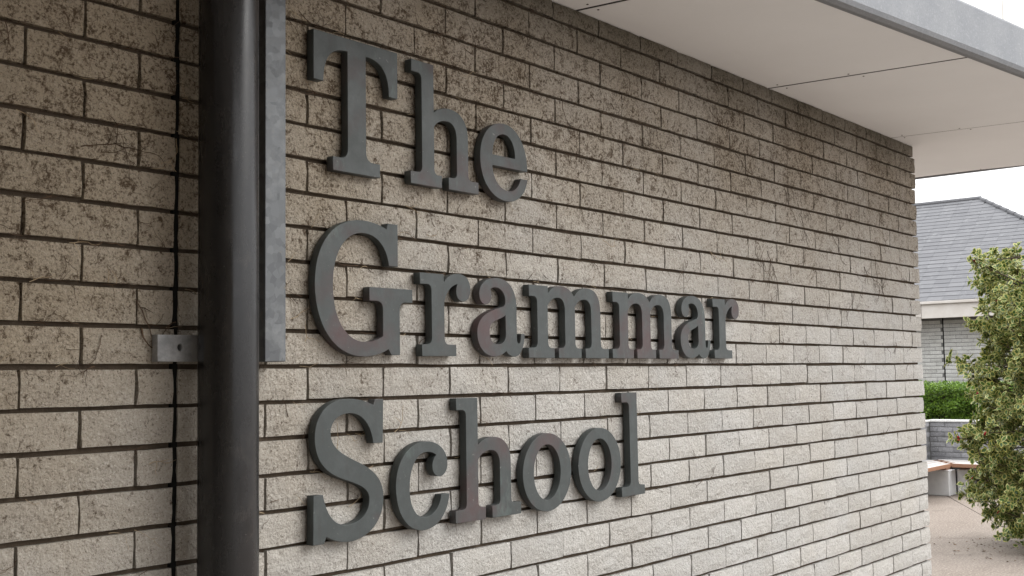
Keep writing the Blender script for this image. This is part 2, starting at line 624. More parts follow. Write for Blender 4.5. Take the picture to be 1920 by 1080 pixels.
shade_wing = empty('brick_wall', (-2.7, -2.3, 0.0), 'unseen brick side wall at right angles left of the downpipe, added to shade that side', 'wall')  # out-of-view wall, added to block light from the left
sw = []
for k in range(-24, 14):
    sw += course_specs(0.003, 6.5, k, BW / 2 if k % 2 else 0.0)
lay_bricks(shade_wing, sw, M_brick, lambda u, z, o: (-2.6 - o, -u, z), 0, None, rotz=math.pi / 2)
box('mortar', M_mortar, shade_wing, -2.85, -2.6135, -6.5, -0.003, 0, Z_TOP - 0.001)
box('upper_blocker', M_void, shade_wing, -3.2, -2.63, -6.5, -0.62, Z_TOP + 0.002, Z_TOP + 2.2)  # unseen dark block that raises the added side wall against the sky

# ------------------------------------------------------------------ ground
gx = 2000
ground = tag(link('ground', mesh('ground', [(-gx, -gx, -0.012), (gx, -gx, -0.012), (gx, gx, -0.012), (-gx, gx, -0.012)], [(0, 1, 2, 3)]), M_joint), None, None, kind='structure')


def slab(poly):
    return prism('slab', M_ground, ground, poly, -0.0115, 0.0, 0.003)


def gz(x, y, z=0.0):
    """point of the level z seen at photograph pixel x, y (used only to read distances off the picture)"""
    v = (x - 960) / F_PX * CR - (y - 540) / F_PX * CU + _fw
    return CAM + v * (z - CAM[2]) / v[2]


a, b = gz(1740, 1009), gz(1840, 1009)
c, d = gz(1785, 935), gz(1830, 960)
u1 = (b - a)[:2] / np.linalg.norm((b - a)[:2])      # cross joint direction
n1 = np.array([-u1[1], u1[0]]);  n1 = n1 if n1[0] > 0 else -n1
u2 = (d - c)[:2] / np.linalg.norm((d - c)[:2])      # long joint direction, towards the camera
A0 = a[:2]


def P(s, t):
    """s along the cross joint, t beyond it"""
    q = A0 + u1 * s + n1 * t
    return (float(q[0]), float(q[1]))


# where the long joint meets the cross joint
s_hit = float(np.linalg.solve(np.array([u1, -u2]).T, c[:2] - A0)[0])
jj = 0.006
k2 = -u2 if np.dot(-u2, n1) > 0 else u2
ks, kt = float(np.dot(k2, u1)), float(np.dot(k2, n1))
far = 22.0
slab([P(-20, -3 + jj), P(25, -3 + jj), P(25, -jj), P(-20, -jj)])
slab([P(-25, -18), P(25, -18), P(25, -3 - jj), P(-25, -3 - jj)])
slab([P(-20, jj), P(s_hit - jj, jj), P(s_hit - jj + ks / kt * far, far), P(-20, far)])
slab([P(s_hit + jj, jj), P(25, jj), P(25, far), P(s_hit + jj + ks / kt * far, far)])

# ------------------------------------------------------------------ overhanging storey: soffit, fascia, cladding
over = empty('overhanging_storey', (1.0, -0.3, Z_TOP), 'white clad storey jutting out over the wall with pale soffit boards and a grey edge', 'building')
SK = 0.115                                   # soffit joints run slightly off square


def y_out(x):
    return -0.607 - 0.148 * (max(x, 1.25) - 1.403)


FT = 0.045
jx = [-2.62, -1.40, -0.18, 1.018, 2.236, 3.452, 4.60]
for i in range(len(jx) - 1):
    x0, x1 = jx[i] + (0.0068 if i < 5 else 0.0037), jx[i + 1] - (0.0068 if i < 4 else 0.0037)
    yb = 3.9 if i == 5 else 0.24
    def xs(x, y): return x + SK * max(0.0, -y) + (SK * max(0.0, -y) * 0)
    ya0 = y_out(x0 + 0.08) + FT + 0.002
    ya1 = y_out(x1 + 0.08) + FT + 0.002
    poly = [(xs(x0, ya0), ya0), (xs(x1, ya1), ya1), (x1, 0.0), (x1, yb), (x0, yb), (x0, 0.0)]
    if i == 2 or i == 1:
        mid = 1.25
    pan = prism('soffit_panel', M_soffit, over, poly, Z_TOP + 0.001, Z_TOP + 0.013, 0.001)
    for (fx, fy) in [(0.022, -0.04), (0.978, -0.05), (0.02, -0.33), (0.98, -0.30)]:
        bm = bmesh.new()
        bmesh.ops.create_cone(bm, cap_ends=True, segments=10, radius1=0.0036, radius2=0.003, depth=0.002)
        sx = x0 + (x1 - x0) * fx
        link('screw', bm_mesh('screw', bm), M_screw, pan, (sx - SK * fy + rnd.uniform(-0.006, 0.006), fy + rnd.uniform(-0.01, 0.01), Z_TOP + 0.0006))
for i, x in enumerate(jx[1:-1]):
    wj = 0.0065 if i < 4 else 0.0035
    yy = y_out(x + 0.08) + FT + 0.004
    prism('joint_strip', M_void, over, [(x - wj - SK * yy, yy), (x + wj - SK * yy, yy), (x + wj, 0.0), (x + wj, 0.2), (x - wj, 0.2), (x - wj, 0.0)], Z_TOP + 0.0015, Z_TOP + 0.011)
box('soffit_void', M_void, over, -2.6, 4.585, -0.5, 3.85, Z_TOP + 0.020, Z_TOP + 0.05)
# fascia band, with its lower edge rounded off
ZF = G + 1.195
xf = [-2.62, 1.25, 4.70]
bm = bmesh.new()
secs = []
for x in xf:
    yo = y_out(x)
    prof = [(yo + FT, Z_TOP - 0.002), (yo + 0.022, Z_TOP - 0.006), (yo + 0.007, Z_TOP + 0.001), (yo, Z_TOP + 0.014), (yo, ZF - 0.012), (yo + 0.004, ZF - 0.004), (yo + 0.012, ZF), (yo + FT + 0.03, ZF), (yo + FT + 0.03, Z_TOP + 0.016), (yo + FT, Z_TOP + 0.016)]
    secs.append([bm.verts.new((x, p, z)) for p, z in prof])
for s0, s1 in zip(secs, secs[1:]):
    for i in range(len(s0)):
        j = (i + 1) % len(s0)
        bm.faces.new([s0[i], s0[j], s1[j], s1[i]])
bm.faces.new(secs[0]); bm.faces.new(secs[-1][::-1])
link('fascia', bm_mesh('fascia', bm), M_fascia, over)
# end edge beyond the wall corner
box('end_trim', M_fascia, over, 4.606 + 0.02, 4.66, -0.95, 3.9, Z_TOP + 0.0005, ZF - 0.03)
# unseen roof further left, added to keep light off the left side
box('shade_roof', M_soffit, over, -2.62, 0.10, -2.25, y_out(0) - 0.003, Z_TOP + 0.0005, ZF + 1.9)
# white panels above, with open joints
jc = [-2.62, -1.05, 0.15, 1.35, 2.56, 3.70, 4.68]
for i in range(len(jc) - 1):
    x0, x1 = jc[i] + 0.004, jc[i + 1] - 0.004
    poly = [(x0, y_out(x0) + 0.030), (x1, y_out(x1) + 0.030), (x1, y_out(x1) + 0.062), (x0, y_out(x0) + 0.062)]
    prism('cladding_panel', M_clad, over, poly, ZF + 0.001, ZF + 1.9, 0.002)
core = [(-2.6, y_out(-2.6) + 0.08), (1.25, y_out(1.25) + 0.08), (4.66, y_out(4.66) + 0.08), (4.66, 6.0), (-2.6, 6.0)]
prism('core', M_void, over, core, Z_TOP + 0.06, ZF + 1.95)

# ------------------------------------------------------------------ letters
def parse(path):
    tok = path.replace(',', ' ').split()
    i, cur, out, loops = 0, None, [], []
    while i < len(tok):
        c = tok[i]
        if c == 'M':
            cur = (float(tok[i + 1]), float(tok[i + 2])); out = [cur]; i += 3
        elif c == 'L':
            cur = (float(tok[i + 1]), float(tok[i + 2])); out.append(cur); i += 3
        elif c == 'Q':
            p1 = (float(tok[i + 1]), float(tok[i + 2])); p2 = (float(tok[i + 3]), float(tok[i + 4]))
            for s in range(1, 7):
                t = s / 6
                out.append(tuple((1 - t) ** 2 * cur[q] + 2 * t * (1 - t) * p1[q] + t * t * p2[q] for q in (0, 1)))
            cur = p2; i += 5
        elif c == 'C':
            p = [(float(tok[i + 1 + 2 * j]), float(tok[i + 2 + 2 * j])) for j in range(3)]
            n = 14
            for s in range(1, n + 1):
                t = s / n
                out.append(tuple((1 - t) ** 3 * cur[q] + 3 * t * (1 - t) ** 2 * p[0][q] + 3 * t * t * (1 - t) * p[1][q] + t ** 3 * p[2][q] for q in (0, 1)))
            cur = p[2]; i += 7
        elif c == 'Z':
            if abs(out[0][0] - out[-1][0]) + abs(out[0][1] - out[-1][1]) < 1e-6: out.pop()
            loops.append(out); i += 1
    return loops


def ell(cx, cy, rx, ry):
    k = 0.5523
    return (f"M {cx-rx},{cy} C {cx-rx},{cy+k*ry} {cx-k*rx},{cy+ry} {cx},{cy+ry} C {cx+k*rx},{cy+ry} {cx+rx},{cy+k*ry} {cx+rx},{cy} "
            f"C {cx+rx},{cy-k*ry} {cx+k*rx},{cy-ry} {cx},{cy-ry} C {cx-k*rx},{cy-ry} {cx-rx},{cy-k*ry} {cx-rx},{cy} Z ")


GLYPH = {
 'T': "M 0,304 L 256,304 L 256,194 L 228,194 C 226,250 205,274 155,274 L 155,54 Q 155,31 178,31 L 198,31 L 198,0 L 55,0 L 55,31 L 76,31 Q 99,31 99,54 L 99,274 C 50,274 30,250 28,194 L 0,194 Z",
 'h': "M 5,300 L 84,300 L 84,183 C 97,194 118,201 140,201 C 185,201 211,176 211,135 L 211,45 Q 211,30 226,30 L 250,30 L 250,0 L 136,0 L 136,30 L 152,30 Q 167,30 167,45 L 167,128 C 167,155 154,168 132,168 C 111,168 93,160 84,146 L 84,45 Q 84,30 99,30 L 111,30 L 111,0 L 0,0 L 0,30 L 25,30 Q 40,30 40,45 L 40,256 Q 40,271 25,271 L 5,271 Z",
 'e': "M 192,85 C 193,155 150,200 97,200 C 40,200 0,157 0,99 C 0,40 42,-4 104,-4 C 150,-4 185,24 192,63 L 163,63 C 154,38 135,24 111,24 C 75,24 50,50 48,85 Z M 49,113 L 141,113 C 140,150 122,171 97,171 C 70,171 51,150 49,113 Z",
 'G': "M 219,304 L 251,304 L 251,206 L 222,206 C 215,247 188,275 144,275 C 88,275 52,225 52,155 C 52,80 88,31 148,31 C 170,31 190,37 202,45 L 202,104 Q 202,124 182,124 L 160,124 L 160,155 L 298,155 L 298,124 L 276,124 Q 256,124 256,104 L 256,2 L 228,2 L 219,15 C 197,4 170,-2 141,-2 C 57,-2 0,62 0,155 C 0,245 58,304 140,304 C 170,304 195,299 216,290 Z",
 'r': "M 0,198 L 83,198 L 83,178 C 95,195 115,202 138,202 C 163,202 180,188 180,165 C 180,147 168,134 152,134 C 137,134 127,144 127,158 C 127,165 129,171 132,176 C 110,172 90,155 84,128 L 84,45 Q 84,28 101,28 L 125,28 L 125,0 L 5,0 L 5,28 L 22,28 Q 39,28 39,45 L 39,156 Q 39,171 24,171 L 0,171 Z",
 'a': "M 53,171 C 62,176 74,177 84,175 C 101,170 111,158 111,143 C 111,133 107,129 100,127 C 70,121 45,114 25,101 C 8,90 0,76 0,59 C 0,24 28,0 66,0 C 85,0 101,6 112,14 C 121,5 133,0 147,0 C 172,0 189,28 189,60 L 173,60 C 173,42 170,34 164,34 C 159,34 157,39 157,50 L 157,125 C 157,175 128,201 79,201 C 38,201 9,182 9,157 C 9,142 19,131 33,131 C 47,131 57,142 57,155 C 57,162 56,166 53,171 Z M 111,106 L 112,60 C 112,42 102,31 80,31 C 60,31 48,44 48,62 C 48,78 58,87 75,92 C 90,97 102,100 111,106 Z",
 'm': "M 4,194 L 86,194 L 86,174 C 98,188 117,197 143,197 C 172,197 192,188 205,170 C 219,188 240,197 266,197 C 310,197 331,175 331,130 L 331,44 Q 331,27 348,27 L 370,27 L 370,0 L 256,0 L 256,27 L 268,27 Q 285,27 285,44 L 285,130 C 285,152 274,164 254,164 C 235,164 219,156 208,141 L 208,44 Q 208,27 225,27 L 236,27 L 236,0 L 131,0 L 131,27 L 144,27 Q 161,27 161,44 L 161,130 C 161,152 150,164 131,164 C 112,164 96,156 84,141 L 84,44 Q 84,27 101,27 L 112,27 L 112,0 L 0,0 L 0,27 L 21,27 Q 38,27 38,44 L 38,147 Q 38,164 21,164 L 4,164 Z",
 'S': "M 181,306 L 207,306 L 205,208 L 175,208 C 169,250 142,277 104,277 C 72,277 50,261 50,236 C 50,210 74,193 122,173 C 178,150 206,128 206,86 C 206,36 162,0 103,0 C 78,0 55,8 37,18 L 31,4 L 0,4 L 2,107 L 28,107 C 38,62 62,37 98,37 C 138,37 162,58 162,86 C 162,108 140,118 90,134 C 32,152 5,182 5,228 C 5,277 42,309 98,309 C 128,309 155,303 177,293 Z",
 'c': "M 180,75 C 174,28 138,-2 93,-2 C 38,-2 0,42 0,104 C 0,164 42,203 98,203 C 142,203 174,180 174,147 C 174,130 162,118 147,118 C 131,118 121,129 121,144 C 121,154 126,162 135,169 C 126,175 115,178 102,178 C 69,178 45,145 45,98 C 45,55 66,28 97,28 C 124,28 146,47 151,75 Z",
 'o': ell(105.5, 98, 105.5, 103) + ell(104.5, 98, 58, 73),
 'l': "M 8,300 L 89,300 L 89,44 Q 89,27 106,27 L 122,27 L 122,0 L 0,0 L 0,27 L 30,27 Q 47,27 47,44 L 47,256 Q 47,272 31,272 L 8,272 Z",
}
LD, LG = 0.022, 0.004                       # letter thickness and its gap to the wall
_gm = {}


def glyph_mesh(ch):
    if ch in _gm: return _gm[ch]
    cu = bpy.data.curves.new('glyph', 'CURVE')
    cu.dimensions = '2D'
    cu.fill_mode = 'BOTH'
    for lp in parse(GLYPH[ch]):
        s = cu.splines.new('POLY')
        s.points.add(len(lp) - 1)
        for q, (x, y) in enumerate(lp): s.points[q].co = (x / 1000, y / 1000, 0, 1)
        s.use_cyclic_u = True
    cu.extrude = LD / 2 - 0.0009
    cu.bevel_depth = 0.0009
    cu.bevel_resolution = 1
    cu.offset = -0.0009
    o = bpy.data.objects.new('glyph', cu)
    COL.objects.link(o)
    dg = bpy.context.evaluated_depsgraph_get()
    me = bpy.data.meshes.new_from_object(o.evaluated_get(dg))
    bpy.data.objects.remove(o)
    me.name = 'sign_letter'
    me.materials.clear()
    me.materials.append(M_letter)
    # stand the glyph upright on the wall: glyph x stays x, glyph y becomes z, front towards -y
    me.transform(Matrix(((1, 0, 0, 0), (0, 0, -1, 0), (0, 1, 0, 0), (0, 0, 0, 1))))
    me.update()
    _gm[ch] = me
    return me


LETTERS = [
 ('T', -6, 429, 1, 'large dark metal capital T starting the top line'),
 ('h', 292, 430, 0.975, 'dark metal letter h in the middle of the top word'),
 ('e', 543, 429, 1, 'dark metal letter e ending the top word, after the h'),
 ('G', -4, 22, 1, 'large dark metal capital G starting the middle line'),
 ('r', 320, 22, 1, 'dark metal letter r right beside the capital G'),
 ('a', 523, 22, 1, 'first dark metal letter a of the middle line, before the two m letters'),
 ('m', 729, 19, 1, 'left one of the two dark metal letters m in the middle line'),
 ('m', 1119, 19, 0.99, 'right one of the two dark metal letters m in the middle line'),
 ('a', 1499, 20, 1, 'second dark metal letter a of the middle line, between m and r'),
 ('r', 1709, 20, 1, 'dark metal letter r at the very end of the middle line'),
 ('S', -10, -381, 1, 'large dark metal capital S starting the bottom line'),
 ('c', 235, -381, 1, 'dark metal letter c beside the capital S in the bottom line'),
 ('h', 436, -380, 1, 'dark metal letter h of the bottom line, between c and o'),
 ('o', 695, -382, 1, 'left one of the two dark metal letters o in the bottom line'),
 ('o', 939, -379, 0.99, 'right one of the two dark metal letters o, touching the l'),
 ('l', 1150, -382, 1, 'tall narrow dark metal letter l ending the bottom line'),
]
for ch, x, zb, sx, lab in LETTERS:
    me = glyph_mesh(ch)
    o = link('sign_letter', me, None, None, (x / 1000, -LG - LD / 2, G + zb / 1000), (0, rnd.gauss(0, 0.002), 0))
    o.scale = (sx, 1, 1)
    tag(o, lab, 'letter', 'letters of the wall sign')

# ------------------------------------------------------------------ downpipe with its bracket
PX, PY, PR = -0.2705, -0.088, 0.0572
pipe = empty('downpipe', (PX, PY, 0), 'round black plastic downpipe standing against the brick wall', 'downpipe')
V, Fc = [], []
n = 64
for z in (0.0, Z_TOP):
    for i in range(n):
        t = 2 * math.pi * i / n
        V.append((PX - (0.005 if z > 1 else -0.003) + PR * math.cos(t), PY + PR * math.sin(t), z))
Fc = [(i, (i + 1) % n, n + (i + 1) % n, n + i) for i in range(n)]
link('pipe', mesh('pipe', V, Fc, True), M_pipe, pipe)
# bracket bar: a plate with a bolt hole
bx0, bx1, bz0, bz1 = -0.385, -0.215, G + 0.009, G + 0.060
bm = bmesh.new()
hx, hz, hr = -0.336, G + 0.036, 0.0055
outer = [(bx0, bz0), (bx1, bz0), (bx1, bz1), (bx0, bz1)]
hole = [(hx + hr * math.cos(t), hz + hr * 1.25 * math.sin(t)) for t in [2 * math.pi * i / 16 for i in range(16)]]
cu = bpy.data.curves.new('bracket', 'CURVE'); cu.dimensions = '2D'; cu.fill_mode = 'BOTH'
for lp in (outer, hole):
    s = cu.splines.new('POLY'); s.points.add(len(lp) - 1)
    for q, (x, y) in enumerate(lp): s.points[q].co = (x, y, 0, 1)
    s.use_cyclic_u = True
cu.extrude = 0.0085; cu.bevel_depth = 0.0015; cu.bevel_resolution = 2; cu.offset = -0.0015
o = bpy.data.objects.new('bracket', cu); COL.objects.link(o)
me = bpy.data.meshes.new_from_object(o.evaluated_get(bpy.context.evaluated_depsgraph_get()))
bpy.data.objects.remove(o)
me.materials.clear()
me.transform(Matrix(((1, 0, 0, 0), (0, 0, -1, 0), (0, 1, 0, 0), (0, 0, 0, 1))))
bm.free()
M_bracket = simple('worn_zinc', (0.20, 0.205, 0.21), (0.36, 0.365, 0.37), 28, 0.55, 0.1)
br = link('bracket', me, M_bracket, pipe, (0, -0.0135, 0))
br['label'] = 'galvanised bracket plate with a bolt hole'
box('bracket_arm', M_galv, pipe, PX - 0.02, PX + 0.02, PY + PR - 0.006, -0.0235, bz0 + 0.006, bz1 - 0.006, 0.002)

# galvanised cable trunking ending beside the pipe
tr = empty('cable_trunking', (-0.129, 0, G + 0.0085), 'square galvanised steel trunking right of the black downpipe, ending at eye level', 'trunking')
box('body', M_galv, tr, -0.1545, -0.1035, -0.046, -0.003, G + 0.0085, Z_TOP - 0.001, 0.0015, 2)
box('cover', M_galv, tr, -0.1555, -0.1025, -0.0505, -0.0465, G + 0.0085, Z_TOP - 0.001, 0.0015, 2)

# ------------------------------------------------------------------ remains of the stripped climber
V, Fc = [], []
V2, F2 = [], []
rv = random.Random(21)


def wall_pt(px, py, out=0.003):
    v = (px - 960) / F_PX * CR - (py - 540) / F_PX * CU + _fw
    q = CAM + v * (-out - CAM[1]) / v[1]
    return q


def tendril(p, ang, length, r0, Vv, Ff, wander=0.5, branch=0.25, depth=0):
    pts = [p]
    step = 0.009
    x, z = p[0], p[2]
    y = p[1]
    for i in range(max(3, int(length / step))):
        ang += rv.gauss(0, wander * 0.5)
        x += math.cos(ang) * step; z += math.sin(ang) * step
        if z > Z_TOP - 0.01: break
        y = min(-0.0015, max(-0.009, y + rv.gauss(0, 0.0012)))
        pts.append((x, y, z))
        if depth < 2 and rv.random() < branch:
            tendril((x, y, z), ang + rv.choice((-1, 1)) * rv.uniform(0.5, 1.3), length * rv.uniform(0.2, 0.5), r0 * 0.65, Vv, Ff, wander, branch, depth + 1)
    k = len(pts)
    tube(Vv, Ff, pts, [r0 * (1 - 0.6 * i / k) for i in range(k)], 3)


# stems that can be made out in the photograph (start pixel, heading, length)
for (px, py, an, L, r) in [(152, 274, 0.12, 0.19, 0.0012), (190, 285, 0.02, 0.10, 0.0008), (255, 560, -1.2, 0.10, 0.0016), (330, 604, 3.3, 0.07, 0.0012),
                           (265, 615, -0.9, 0.05, 0.0022), (190, 628, -1.7, 0.05, 0.001), (120, 480, -1.4, 0.05, 0.001), (840, 230, -0.9, 0.09, 0.0014),
                           (560, 20, -0.7, 0.12, 0.001), (870, 90, -0.6, 0.14, 0.001), (10, 40, -1.5, 0.06, 0.0012), (120, 20, -1.2, 0.05, 0.001),
                           (1440, 470, -1.2, 0.20, 0.0013), (1450, 500, -1.4, 0.14, 0.0012), (1620, 500, -0.9, 0.22, 0.0014), (1600, 545, -1.2, 0.15, 0.0013),
                           (1640, 480, -1.1, 0.18, 0.0012), (1470, 350, -1.0, 0.18, 0.0013), (1500, 400, -1.3, 0.16, 0.0012), (1390, 300, -0.8, 0.16, 0.0012),
                           (1200, 260, -0.7, 0.16, 0.001), (1050, 180, -0.8, 0.14, 0.001), (1560, 430, -1.3, 0.2, 0.0013), (1330, 200, -1.0, 0.14, 0.001)]:
    tendril(tuple(wall_pt(px, py)), an, L, r, V, Fc, 0.5, 0.22)
# short rootlets, thickest on the upper and left courses
for i in range(260):
    x = rv.uniform(-0.75, 3.68)
    z = G + 1.02 * (1 - abs(rv.gauss(0, 0.42)))
    if x < 0 and rv.random() < 0.5: z = G + rv.uniform(-0.4, 0.75)
    if z < G - 0.35 or z > Z_TOP - 0.02: continue
    if x > 1.2 and z < G + 0.25 and rv.random() < 0.7: continue
    tendril((x, -0.002, z), rv.uniform(0, 6.28), rv.uniform(0.008, 0.030), rv.uniform(0.0005, 0.0012), V, Fc, 1.0, 0.12, 1)
# scraps caught in the bed joints
for i in range(420):
    k = rv.randint(-5, 12)
    x = rv.uniform(-0.75, 3.6)
    if k < 0 and rv.random() < 0.6: continue
    tendril((x, 0.001, G + k * CH + rv.uniform(-0.003, 0.003)), rv.choice((0, math.pi)) + rv.gauss(0, 0.15), rv.uniform(0.02, 0.08), rv.uniform(0.0006, 0.0012), V, Fc, 0.5, 0.2, 1)
tag(link('climber_remains', mesh('climber_remains', V, Fc), M_root), 'dead brown rootlets of a stripped climber stuck to the bricks', 'rootlets', kind='stuff')
for (px, py, an, L) in [(545, 598, 0.25, 0.07), (572, 640, 1.2, 0.05), (575, 632, -0.4, 0.04), (330, 322, 2.4, 0.03), (330, 260, -1.2, 0.08), (55, 528, 0.5, 0.06),
                        (203, 530, 1.5, 0.012), (218, 532, 1.5, 0.01), (800, 440, -0.2, 0.08), (760, 385, -0.2, 0.06), (1330, 470, -0.15, 0.12), (1130, 450, 0.1, 0.08),
                        (590, 830, 0.4, 0.05), (620, 860, 0.2, 0.09), (655, 950, 0.2, 0.10), (740, 810, 0.1, 0.08), (30, 205, -0.5, 0.05), (280, 870, 0.4, 0.05), (130, 455, 0.2, 0.07), (540, 490, 0.8, 0.03)]:
    tendril(tuple(wall_pt(px, py, 0.005)), an, L, 0.0009, V2, F2, 0.5, 0.1)
for i in range(70):
    k = rv.randint(-5, 10)
    tendril((rv.uniform(-0.7, 1.8), -0.001, G + k * CH), rv.choice((0, math.pi)) + rv.gauss(0, 0.3), rv.uniform(0.02, 0.06), 0.0006, V2, F2, 0.6, 0.1, 1)
tag(link('straw_scraps', mesh('straw_scraps', V2, F2), M_straw), 'pale dry fibres caught in the joints between bricks', 'fibres', kind='stuff')

# ------------------------------------------------------------------ background building
XB = 21.15
bld = empty('school_building', (XB, 5.0, 0), 'low grey brick building with hipped slate roof behind the hedge', 'building')
ZE0, ZE1 = 2.80, 3.11                         # eave board
sb = []
for k in range(0, 37):
    z0 = k * CH + JB / 2
    z1 = z0 + CH - JB
    y = 5.79 + (BW / 2 if k % 2 else 0.0)
    while y < 10.5:
        sb.append((max(y, 5.752) + JP / 2, y + BW - JP / 2, z0, z1)) if y + BW - 5.752 > 0.04 else None
        y += BW
    if k % 2 == 1: sb.append((5.752, 5.79 + BW / 2 - JP / 2, z0, z1))
    else: pass
    y = 5.728 - (BW / 2 if k % 2 else 0.0)
    if k % 2: sb.append((5.728 - BW / 2 + JP / 2, 5.728, z0, z1))
    while y - BW > 2.3:
        sb.append((y - BW + JP / 2, y - (JP / 2 if y < 5.7 else 0), z0, z1))
        y -= BW


def far_view(p):
    x, y, d = project(p)
    return 1 / d if 1700 < x < 1935 and 585 < y < 745 else 0


lay_bricks(bld, sb, M_brick_far, lambda u, z, o: (XB + o, u, z), 300, far_view, 0.002, 5, (3, 3), rotz=-math.pi / 2)
box('wall', M_mortar_far, bld, XB + 0.012, XB + 8, 2.3, 14, 0, ZE0 + 0.1)
box('movement_joint', M_sealant, bld, XB + 0.002, XB + 0.011, 5.7285, 5.7515, 0, ZE0 + 0.05)
XE = XB - 0.50
for y0, y1 in [(14.0, 11.05), (11.04, 8.55), (8.54, 5.985), (5.975, 3.2), (3.19, 1.62)]:
    box('eave_board', M_eave, bld, XE, XE + 0.03, y1, y0, ZE0, ZE1, 0.003)
box('eave_soffit', M_eave, bld, XE + 0.031, XB + 0.3, 1.62, 14, ZE0 + 0.02, ZE0 + 0.04)
box('gutter_edge', M_eave, bld, XE - 0.05, XE - 0.002, 1.60, 14, ZE1 - 0.035, ZE1 + 0.02, 0.006)
# slates: courses that overlap, each slate its own tilted thin plate inside its course
RX, RZ = 25.15, 5.69
E0 = Vector((XE - 0.03, 0, ZE1 + 0.02))
slope = Vector((RX - E0.x, 0, RZ - E0.z))
SL = slope.length
sdir = slope.normalized()
nrm = Vector((-sdir.z, 0, sdir.x))
YR = 6.12                                    # ridge end
YC = 1.60                                    # eave corner
NC = 27
gauge = SL / NC
roof = box('roof', M_void, bld, RX - 0.2, RX + 0.2, YR + 0.3, 13.5, RZ - 0.6, RZ - 0.1)
rr = random.Random(5)
for c in range(NC):
    V, Fc, T = [], [], []
    s0, s1 = c * gauge - 0.0, (c + 1) * gauge + 0.07
    yc0 = YC + (YR - YC) * (c / NC)
    yc1 = YC + (YR - YC) * min(1, (c + 1) / NC)
    w = 0.305
    y = yc0 - (w / 2 if c % 2 else 0)
    while y < 13.8:
        a0, a1 = max(y, yc0) + 0.0015, min(y + w, 14.0) - 0.0015
        b0 = max(a0, yc1)
        if a1 - b0 > 0.02:
            lift = rr.uniform(0.0, 0.004)
            quad = [(a0, s0, 0.010 + lift), (a1, s0, 0.010 + lift), (a1, s1, 0.002), (b0, s1, 0.002)]
            bs = len(V)
            for (yy, ss, hh) in quad:
                V.append(tuple(E0 + sdir * ss + nrm * hh + Vector((0, yy, 0))))
            for (yy, ss, hh) in quad:
                V.append(tuple(E0 + sdir * ss + nrm * (hh - 0.008) + Vector((0, yy, 0))))
            Fc += [(bs, bs + 3, bs + 2, bs + 1), (bs, bs + 1, bs + 5, bs + 4), (bs + 1, bs + 2, bs + 6, bs + 5), (bs + 3, bs, bs + 4, bs + 7), (bs + 4, bs + 5, bs + 6, bs + 7)]
            T += [rr.random()] * 8
        y += w
    if V:
        me = mesh('slate_course', V, Fc)
        me.attributes.new('tint', 'FLOAT', 'POINT').data.foreach_set('value', T)
        link('slate_course', me, M_slate, roof)
# the rest of the roof: hip end and back slope
hipV = [(E0.x, YC, E0.z - 0.01), (RX, YR, RZ - 0.012), (2 * RX - E0.x, YC, E0.z - 0.01), (2 * RX - E0.x, 14, E0.z), (RX, 14, RZ - 0.012), (E0.x, 14, E0.z - 0.02)]
me = mesh('hip_slope', hipV, [(0, 1, 2), (2, 1, 4, 3), (0, 5, 4, 1)])
me.attributes.new('tint', 'FLOAT', 'POINT').data.foreach_set('value', [0.35] * 6)
link('hip_slope', me, M_slate, roof)
V, Fc = [], []
nt = 22
for i in range(nt):
    p0 = Vector((RX, YR, RZ + 0.015)).lerp(Vector((E0.x, YC, E0.z + 0.03)), i / nt)
    p1 = Vector((RX, YR, RZ + 0.015)).lerp(Vector((E0.x, YC, E0.z + 0.03)), (i + 1.04) / nt)
    tube(V, Fc, [p0, p1], [0.040, 0.050], 8)
link('hip_tiles', mesh('hip_tiles', V, Fc, False), M_slate, roof)
V, Fc = [], []
for i in range(18):
    tube(V, Fc, [(RX, YR - 0.03 + i * 0.45, RZ + 0.01), (RX, YR - 0.03 + (i + 1.02) * 0.45, RZ + 0.01)], [0.055, 0.052], 8)
link('ridge_tiles', mesh('ridge_tiles', V, Fc), M_slate, roof)

# ------------------------------------------------------------------ raised planter with hedge
XP, YP, ZP = 15.76, 4.20, 1.045
pl = empty('planter_wall', (XP, 3.5, 0), 'low dark grey brick planter wall with pale coping behind the bench', 'planter')
spp = []
for k in range(0, 14):
    z0 = ZP - 0.03 - (k + 1) * CH + JB / 2
    z1 = z0 + CH - JB
    if z0 < 0: break
    y = YP - (BW / 2 if k % 2 else 0.0)
    if k % 2: spp.append((YP - BW / 2 + JP / 2, YP - 0.002, z0, z1))
    while y - BW > 0.3:
        spp.append((y - BW + JP / 2, y - JP / 2, z0, z1))
        y -= BW


def pl_view(p):
    x, y, d = project(p)
    return 1 / d if 1725 < x < 1960 and y < 890 else 0


lay_bricks(pl, spp, M_brick_dark, lambda u, z, o: (XP + o, u, z), 300, pl_view, 0.002, 5, (3, 3), rotz=-math.pi / 2)
box('mortar', M_mortar_far, pl, XP + 0.012, XP + 0.2, 0.3, YP + 0.2, 0, ZP - 0.03)
box('coping', M_coping, pl, XP - 0.02, XP + 0.22, 0.3, YP + 0.02, ZP - 0.03, ZP, 0.005)
